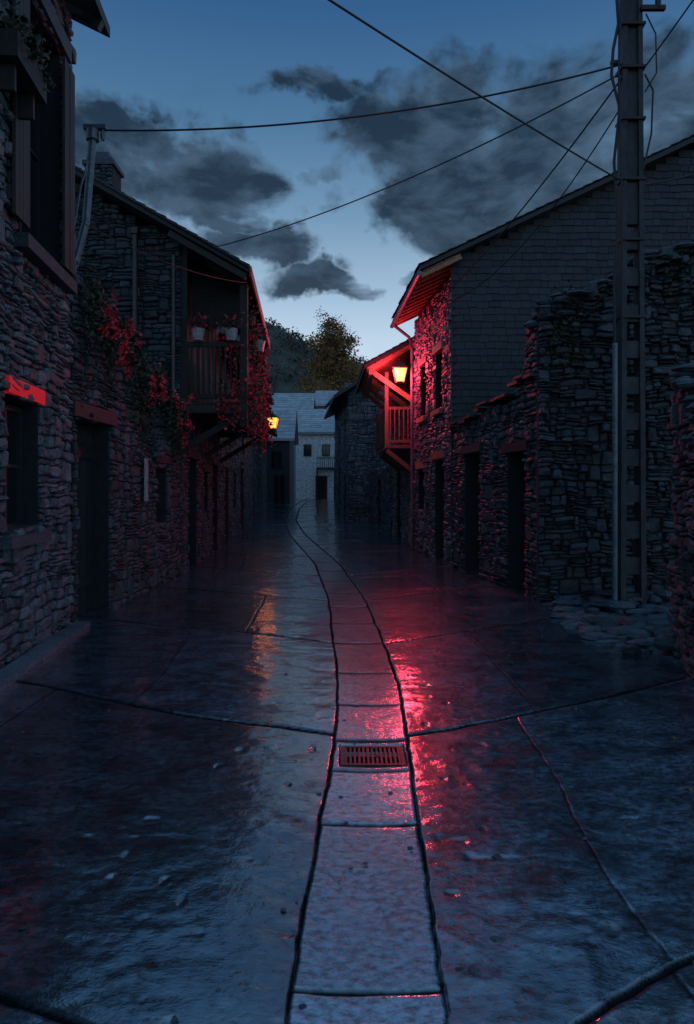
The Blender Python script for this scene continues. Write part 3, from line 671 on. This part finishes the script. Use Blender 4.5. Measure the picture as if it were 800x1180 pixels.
zh = lambda a: float(np.interp(a, [0, .15, .5, .9, 1.1, 1.4, 1.9, 2.2, 4], [3.65, 3.9, 4.02, 4.12, 4.28, 4.5, 4.55, 4.75, 4.9]))+.05*math.sin(a*17)+.04*math.sin(a*31)
w = MB(); stone_wall(w, fh, -.15, zh, [], th=.55, prot=.085, clamp=False, ch=(.035, .10), cw=(.05, .24))
w2 = Fr((2.47, 8.88), (2.47, 9.4), -1); stone_wall(w, w2, 2.8, 3.8, [], th=.3, clamp=False)
for i in range(420):
    a = U(0, 3.9); q = fh.P(a, -U(-.05, .5), zh(a)-U(-.03, .22)); w.rock(q, U(.05, .2), U(.06, .16), U(.03, .11), 0)
w.build('stone_walls', ['stone_dark', 'mortar'], H)
K = empty('ruined_stone_wall')
fk = Fr((2.34, 4.0), (2.92, 6.1), -1); zk = lambda a: 2.3+.2*math.sin(a*4)+.1*math.sin(a*13)
w = MB(); stone_wall(w, fk, -.15, zk, [], th=.5, prot=.06, clamp=False, ch=(.035, .10))
for i in range(160):
    a = U(0, 2.05); q = fk.P(a, -U(-.02, .45), zk(a)-U(-.02, .18)); w.rock(q, U(.06, .18), U(.06, .16), U(.04, .11), 0)
w.build('stone_walls', ['stone_dark', 'mortar'], K)
rb = MB()
for i in range(420):
    yy = U(5.9, 8.6); xx = U(2.45, 4.6); e_ = min(1, (xx-2.35)*1.2); z = zg(yy)+.02+e_*U(0, .22)
    rb.rock((xx, yy, z-.04), U(.05, .22), U(.05, .18), U(.04, .14))
rb.build('stone_rubble', 'stone_dark')
vg = MB()
for k in range(30):
    a = random.choice([U(1.6, 2.6), U(.1, .8), U(2.0, 3.4)]); q = fh.P(a, .03, 0); zc = zh(a)-abs(random.gauss(0, .4))
    for i in range(50): vg.leaf((q[0]+random.gauss(0, .12), q[1]-abs(random.gauss(0, .05)), zc+random.gauss(0, .14)), U(.015, .035))
vg.build('wall_creeper', 'leaf')

# ------------------------------------------------------------ utility pole
up = empty('utility_pole'); p = MB(); px, py = 3.32, 8.0
for sx in (-1, 1):
    b0 = .15; t0 = .1
    p.hexa([(px+sx*(b0-.03)-.03, py-.1, 0), (px+sx*(b0-.03)+.03, py-.1, 0), (px+sx*(b0-.03)+.03, py+.1, 0), (px+sx*(b0-.03)-.03, py+.1, 0),
            (px+sx*(t0-.02)-.025, py-.07, 8.6), (px+sx*(t0-.02)+.025, py-.07, 8.6), (px+sx*(t0-.02)+.025, py+.07, 8.6), (px+sx*(t0-.02)-.025, py+.07, 8.6)])
z = .1
while z < 4.6:
    k = .115-.004*z
    p.box(px-k, px+k, py-.06, py+.06, z, z+.2); z += .42
p.hexa([(px-.1, py-.045, 4.6), (px+.1, py-.045, 4.6), (px+.1, py+.045, 4.6), (px-.1, py+.045, 4.6), (px-.07, py-.04, 8.6), (px+.07, py-.04, 8.6), (px+.07, py+.04, 8.6), (px-.07, py+.04, 8.6)])
p.build('concrete_shaft', 'concrete', up)
q = MB(); q.tube([(3.1, 7.9, .1), (3.1, 7.9, 3.2)], .03, 10); q.build('conduit', 'metal', up)
q = MB()
q.tube([(3.1, 7.9, 3.1), (3.09, 7.9, 3.9), (3.13, 7.88, 4.6), (3.09, 7.9, 5.3), (3.15, 7.88, 5.9), (3.06, 7.9, 6.3), (3.08, 7.9, 6.6), (3.14, 7.9, 6.9), (3.1, 7.9, 7.5)], .018, 6)
q.tube([(3.17, 7.86, 3.2), (3.16, 7.86, 5.0), (3.13, 7.86, 6.4), (3.17, 7.86, 7.3)], .011, 6)
q.tube([(3.44, 7.88, 6.3), (3.52, 7.85, 6.1), (3.5, 7.85, 5.6), (3.42, 7.88, 5.2)], .011, 6)
q.tube([(3.45, 7.88, 7.0), (3.55, 7.85, 6.75), (3.56, 7.85, 6.3), (3.44, 7.88, 6.1)], .009, 6)
for z in (3.5, 4.4, 5.1, 5.8, 6.4, 6.9): q.box(px-.14, px+.14, py-.105, py+.1, z, z+.03)
q.beam((3.4, 7.9, 7.08), (3.68, 7.9, 7.08), .05, .05); q.tube([(3.6, 7.9, 7.08), (3.6, 7.9, 7.2)], .035, 8); q.beam((3.15, 7.9, 6.45), (3.05, 7.9, 6.45), .04, .04)
q.build('cables_and_clamps', 'cable', up)

def wire(a, b_, sag, r=.011, n=28):
    a = Vector(a); b_ = Vector(b_); m = MB()
    m.tube([a.lerp(b_, i/n)+Vector((0, 0, -sag*4*(i/n)*(1-i/n))) for i in range(n+1)], r, 6); m.build('overhead_wire', 'cable')
wire((-2.86, 8, 5.72), (3.2, 7.95, 6.46), .22)
wire((3.2, 7.95, 5.1), (-3.6, 1.8, 5.2), .1, .009)
wire((-2.2, 11.5, 5.6), (3.2, 7.95, 6.36), .2, .009)
wire((2.0, 12.9, 5.35), (3.2, 7.95, 6.3), .12, .011)
wire((2.0, 12.95, 5.1), (3.45, 7.9, 6.4), .45, .009)
wire((3.45, 7.9, 6.4), (3.7, 3.0, 7.0), .1, .009)
wire((3.42, 7.95, 5.05), (9, 9.5, 8.5), .5, .011)
wire((-2.85, 7.45, 4.4), (-1.7, 11.5, 5.0), .12, .006)

# ------------------------------------------------------------ grate
gr = empty('drain_grate'); g = MB(); x0, x1, y0, y1 = -.035, .325, 3.74, 4.02; zt_ = -.004
g.box(x0, x1, y0, y0+.022, zt_-.03, zt_); g.box(x0, x1, y1-.022, y1, zt_-.03, zt_); g.box(x0, x0+.022, y0+.022, y1-.022, zt_-.03, zt_); g.box(x1-.022, x1, y0+.022, y1-.022, zt_-.03, zt_)
n = 13
for i in range(n):
    xx = x0+.03+i*(x1-x0-.06)/(n-1); g.box(xx-.0065, xx+.0065, y0+.022, y1-.022, zt_-.027, zt_-.002)
g.box(x0+.022, x1-.022, (y0+y1)/2-.008, (y0+y1)/2+.008, zt_-.034, zt_-.006)
g.build('iron_bars', 'iron', gr)

pb = MB()
def sz_(x, y): return zg(y)+min(.06, max(0, abs(x-chx(y))-.235)*.022)
for i in range(320):
    yy = 1.7+abs(random.gauss(0, 1))*4.5; xx = U(-2.4, 2.4); s = U(.004, .011)*(1.6 if R() < .1 else 1)
    pb.rock((xx, yy, sz_(xx, yy)-.003), s*1.3, s, s*.6)
for (xx, yy) in ((.61, 2.78), (.5, 2.27), (.74, 2.35), (.4, 2.12), (.9, 2.6)): pb.rock((xx, yy, sz_(xx, yy)-.004), .026, .018, .013)
pb.build('scattered_pebbles', 'stone_dark')
lf = MB()
for i in range(260):
    yy = 1.8+R()**1.5*16; sd = -1 if R() < .5 else 1
    xx = (-2.75 if sd < 0 else 2.2)-sd*abs(random.gauss(0, .5))
    lf.leaf((xx, yy, sz_(xx, yy)+.008), U(.008, .018), 0, .05)
lf.build('fallen_leaves', 'autumn')

# ------------------------------------------------------------ distant houses
def far_house(name, x0, x1, y0, y1, zb, ze, zr, wall, ridge='x', wins=(), over=.35, roof='slate'):
    e = empty(name); w = MB(); w.box(x0, x1, y0, y1, zb, ze)
    if ridge == 'x':
        ym = (y0+y1)/2; w.add([(x0, y0, ze), (x0, y1, ze), (x0, ym, zr-.1), (x1, y0, ze), (x1, y1, ze), (x1, ym, zr-.1)], [(0, 1, 2), (3, 4, 5)])
        A_ = [((x0-over, y0-over, ze-.15), (x1+over, y0-over, ze-.15), (x1+over, ym, zr), (x0-over, ym, zr)), ((x0-over, y1+over, ze-.15), (x1+over, y1+over, ze-.15), (x1+over, ym, zr), (x0-over, ym, zr))]
    else:
        xm = (x0+x1)/2; w.add([(x0, y0, ze), (x1, y0, ze), (xm, y0, zr-.1), (x0, y1, ze), (x1, y1, ze), (xm, y1, zr-.1)], [(0, 1, 2), (3, 4, 5)])
        A_ = [((x0-over, y0-over, ze-.15), (x0-over, y1+over, ze-.15), (xm, y1+over, zr), (xm, y0-over, zr)), ((x1+over, y0-over, ze-.15), (x1+over, y1+over, ze-.15), (xm, y1+over, zr), (xm, y0-over, zr))]
    w.build('walls', wall, e); r_ = MB()
    for a in A_:
        r_.hexa(list(a)+[(p[0], p[1], p[2]+.14) for p in a])
        a0, a1, a2, a3 = [Vector(p)+Vector((0, 0, .145)) for p in a]
        nn = (a1-a0).cross(a3-a0); nn = nn if nn.z > 0 else -nn
        shingles(r_, a0, a1-a0, a3-a0, nn, (a1-a0).length, (a3-a0).length, .35, .45)
    r_.build('slate_roof', roof, e)
    f = MB(); gl = MB()
    for (a, b_, c_, d__) in wins:
        for (p0_, p1_, q0, q1) in ((a, b_, c_, c_+.07), (a, b_, d__-.07, d__), (a, a+.07, c_+.07, d__-.07), (b_-.07, b_, c_+.07, d__-.07), ((a+b_)/2-.03, (a+b_)/2+.03, c_+.07, d__-.07)):
            f.box(p0_, p1_, y0-.06, y0-.003, q0, q1)
        gl.box(a+.04, b_-.04, y0-.02, y0-.004, c_+.04, d__-.04)
    if f.v: f.build('window_frames', 'wood', e); gl.build('window_panes', 'glass', e)
    return e
fh1 = far_house('white_plaster_house', -3.9, -.6, 52, 58, .6, 5.9, 7.9, 'plaster', 'x', [(-3.3, -2.7, 4.1, 5.0), (-1.9, -1.3, 4.1, 5.0), (-2.4, -1.5, .8, 2.6)], roof='slate_pale')
bb = MB(); bb.box(-2.3, -.8, 51.3, 51.98, 3.1, 3.22)
for i in range(11): bb.box(-2.28+i*.145, -2.24+i*.145, 51.33, 51.38, 3.22, 3.9)
bb.box(-2.3, -.8, 51.3, 51.4, 3.9, 3.97); bb.box(-2.3, -2.18, 51.35, 51.5, .6, 3.1); bb.box(-1.0, -.85, 51.35, 51.5, .6, 3.1); bb.build('wooden_gallery', 'wood', fh1)
far_house('slate_stone_house', -6.6, -3.9, 46.5, 50, .4, 5.0, 7.2, 'stone_dark', 'x', [(-5.2, -4.4, 3, 4.2), (-5.0, -4.2, .6, 2.6)], roof='slate_pale')
far_house('slate_stone_house', -8, -3.4, 62, 68, 1, 8.2, 10.6, 'stone', 'x', [(-6, -5, 6, 7.4), (-4.6, -3.8, 6, 7.4)], roof='slate_pale')
far_house('white_plaster_house', -2.4, 1.6, 60, 67, 1, 8.0, 10.4, 'plaster', 'y', [(-1.9, -1.2, 6.4, 7.5), (.0, .7, 6.4, 7.5)])
far_house('slate_stone_house', -3.1, 0.0, 72, 78, 2, 10.5, 12.3, 'stone_dark', 'x', [(-2.4, -1.5, 8.7, 10)], roof='slate_pale')
far_house('slate_stone_house', .2, 6, 40, 48, .2, 5.5, 8.3, 'stone_dark', 'x', [])

# ------------------------------------------------------------ autumn tree + scrub
tx, ty = -1.6, 86.0; tz = float(hillz(tx, ty))
tree = empty('autumn_tree'); tk = MB(); TS = (21.4-tz)/9.3
tk.tube([(tx, ty, tz-.5), (tx+.1, ty, tz+2*TS), (tx-.1, ty, tz+4.5*TS), (tx+.2, ty, tz+9*TS)], [.42, .34, .25, .08], 9)
tips = []
for i in range(26):
    a = i*2.4; z0 = tz+(1.6+i*.28)*TS; rr = U(3.6, 5.8)*(1-.028*i); q0 = Vector((tx, ty, z0)); q2 = q0+Vector((math.cos(a)*rr, math.sin(a)*rr, U(1.2, 2.4))); q1 = q0.lerp(q2, .5)+Vector((0, 0, -.25))
    tk.tube([q0, q1, q2], [.14, .09, .03], 6); tips += [q1, q2, q0.lerp(q2, .75)]
tips.append(Vector((tx, ty, tz+9.3*TS)))
tk.build('trunk_and_limbs', 'bark', tree); lv = MB()
for tp in tips:
    for c_ in range(6):
        cc = tp+Vector((random.gauss(0, .7), random.gauss(0, .7), random.gauss(.2, .5))); rb_ = R()
        for i in range(48):
            d = Vector((random.gauss(0, .42), random.gauss(0, .42), random.gauss(0, .34))); lv.leaf(cc+d, U(.09, .2), 0, min(1, max(0, rb_+U(-.2, .2)+d.z*.3)))
lv.build('foliage', 'autumn', tree)
sc = MB()
for k in range(620):
    yy = U(68, 165); xx = U(-60, 45); rr = U(.6, 2.8); z0 = float(hillz(xx, yy))-.2; rb_ = R()
    if abs(xx-tx) < 5 and 72 < yy < 88: rr *= .5
    for i in range(int(34*rr)):
        a = R()*6.28; u = R(); d = (math.cos(a)*rr*math.sqrt(u), math.sin(a)*rr*math.sqrt(u), R()*rr*1.1*math.sqrt(1-u*.8))
        sc.leaf((xx+d[0], yy+d[1], z0+d[2]), U(.2, .42), 0, min(1, max(0, rb_+U(-.2, .3))))
sc.build('hillside_scrub', 'scrub')

# ------------------------------------------------------------ world
W = bpy.data.worlds.new('World'); bpy.context.scene.world = W; W.use_nodes = True
W.node_tree.nodes.clear(); t = NT(W.node_tree)
out = t.new('ShaderNodeOutputWorld'); bg = t.new('ShaderNodeBackground'); t.link(bg.outputs[0], out.inputs[0])
sky = t.new('ShaderNodeTexSky', sky_type='NISHITA'); sky.sun_disc = False; sky.sun_elevation = math.radians(3); sky.sun_rotation = math.radians(-20)
sky.air_density = 1.0; sky.dust_density = .3; sky.ozone_density = 4
dr = t.new('ShaderNodeTexCoord').outputs['Generated']
sep = t.new('ShaderNodeSeparateXYZ'); t.link(dr, sep.inputs[0])
grad = t.ramp(sep.outputs[2], [(0.0, (.62, .77, .93)), (.20, (.60, .76, .92)), (.27, (.40, .57, .75)), (.37, (.19, .345, .52)), (.47, (.085, .205, .37)), (.58, (.036, .12, .28)), (.76, (.14, .33, .60)), (1.0, (.19, .41, .71))])
skyt = t.mix(1.0, sky.outputs[0], (.008, .016, .030), 'MULTIPLY')
base = t.mix(.08, grad, skyt)
wn1 = t.new('ShaderNodeTexNoise'); t.link(dr, wn1.inputs['Vector']); wn1.inputs['Scale'].default_value = 7; wn1.inputs['Detail'].default_value = 5; wn1.inputs['Roughness'].default_value = .6
warp = t.vmath('MULTIPLY', t.vmath('SUBTRACT', wn1.outputs['Color'], (.5, .5, .5)).outputs[0], (.26, .15, .17)).outputs[0]
dw = t.vmath('ADD', dr, warp).outputs[0]
def dirp(px, py):
    v = Vector(((px-400)/787, 1, (565-py)/787)).normalized(); return (v.x, v.y, v.z)
tot = None
for (px_, py_, sx, sz, k) in [(190, 190, .12, .040, 1), (290, 280, .075, .030, 1), (370, 325, .075, .019, .85), (500, 165, .12, .055, 1), (640, 185, .21, .085, 1), (560, 240, .14, .045, 1), (760, 150, .17, .06, 1), (480, 315, .05, .015, .9), (120, 290, .1, .05, .7), (400, 215, .05, .018, .7), (370, 90, .08, .013, .5), (240, 235, .06, .02, .8)]:
    cx, cy, cz = dirp(px_, py_)
    d = t.vmath('MULTIPLY', t.vmath('SUBTRACT', dw, (cx, cy, cz)).outputs[0], (1/sx, 1.6, 1/sz)).outputs[0]
    ln = t.new('ShaderNodeVectorMath', operation='LENGTH'); t.link(d, ln.inputs[0])
    mk = t.new('ShaderNodeMapRange', interpolation_type='SMOOTHSTEP'); t.link(ln.outputs['Value'], mk.inputs[0])
    mk.inputs[1].default_value = 1.7; mk.inputs[2].default_value = .5; mk.inputs[3].default_value = 0; mk.inputs[4].default_value = k
    tot = mk.outputs[0] if tot is None else t.math('MAXIMUM', tot, mk.outputs[0])
cn = t.noise(t.scale(dr, (1, 1, 1.9)), 8.0, 6, .56, .4)
mask = t.ramp(t.math('ADD', t.math('MULTIPLY', tot, .75), t.math('MULTIPLY', t.math('SUBTRACT', cn, .5), 2.0)), [(.12, 0.0), (.56, 1.0)])
mask = t.math('MULTIPLY', mask, t.ramp(tot, [(0.0, .10), (.25, 1.0)]))
gen = t.ramp(t.noise(t.scale(dr, (1, 1, 2)), 2.6, 4, .6, .3), [(.52, 0.0), (.7, .35)])
back = t.ramp(sep.outputs[1], [(0.0, 1.0), (.5, 0.0)])
mask = t.math('MAXIMUM', mask, t.math('MULTIPLY', gen, back))
cn2 = t.noise(t.scale(dr, (1, 1, 1.9)), 15.0, 5, .6, .5)
cs = t.math('ADD', t.math('MULTIPLY', cn, .65), t.math('MULTIPLY', cn2, .35))
ccol = t.mix(t.ramp(cs, [(.42, 0.0), (.58, 1.0)]), (.060, .107, .17), (.013, .028, .052))
fin = t.mix(t.math('MULTIPLY', mask, .94), base, ccol)
t.link(fin, bg.inputs[0]); bg.inputs[1].default_value = 1.0
try:
    W.cycles.sampling_method = 'MANUAL'; W.cycles.sample_map_resolution = 256
except Exception: pass

sl = bpy.data.lights.new('sun', 'SUN'); sl.energy = .04; sl.angle = math.radians(15); sl.color = (.7, .85, 1)
so = bpy.data.objects.new('sun', sl); bpy.context.collection.objects.link(so)
dv = Vector((math.sin(math.radians(-20))*math.cos(math.radians(8)), math.cos(math.radians(-20))*math.cos(math.radians(8)), math.sin(math.radians(8))))
so.rotation_euler = dv.to_track_quat('Z', 'Y').to_euler()

cam = bpy.data.cameras.new('camera'); co_ = bpy.data.objects.new('camera', cam); bpy.context.collection.objects.link(co_)
co_.location = (0, 0, 1.5); co_.rotation_euler = (math.radians(90), 0, 0)
cam.sensor_fit = 'VERTICAL'; cam.sensor_height = 36; cam.lens = 24.0; cam.shift_y = -25/1180; cam.clip_end = 3000; cam.clip_start = .05
sc_ = bpy.context.scene; sc_.camera = co_
sc_.view_settings.view_transform = 'Standard'; sc_.view_settings.look = 'None'; sc_.view_settings.exposure = 0
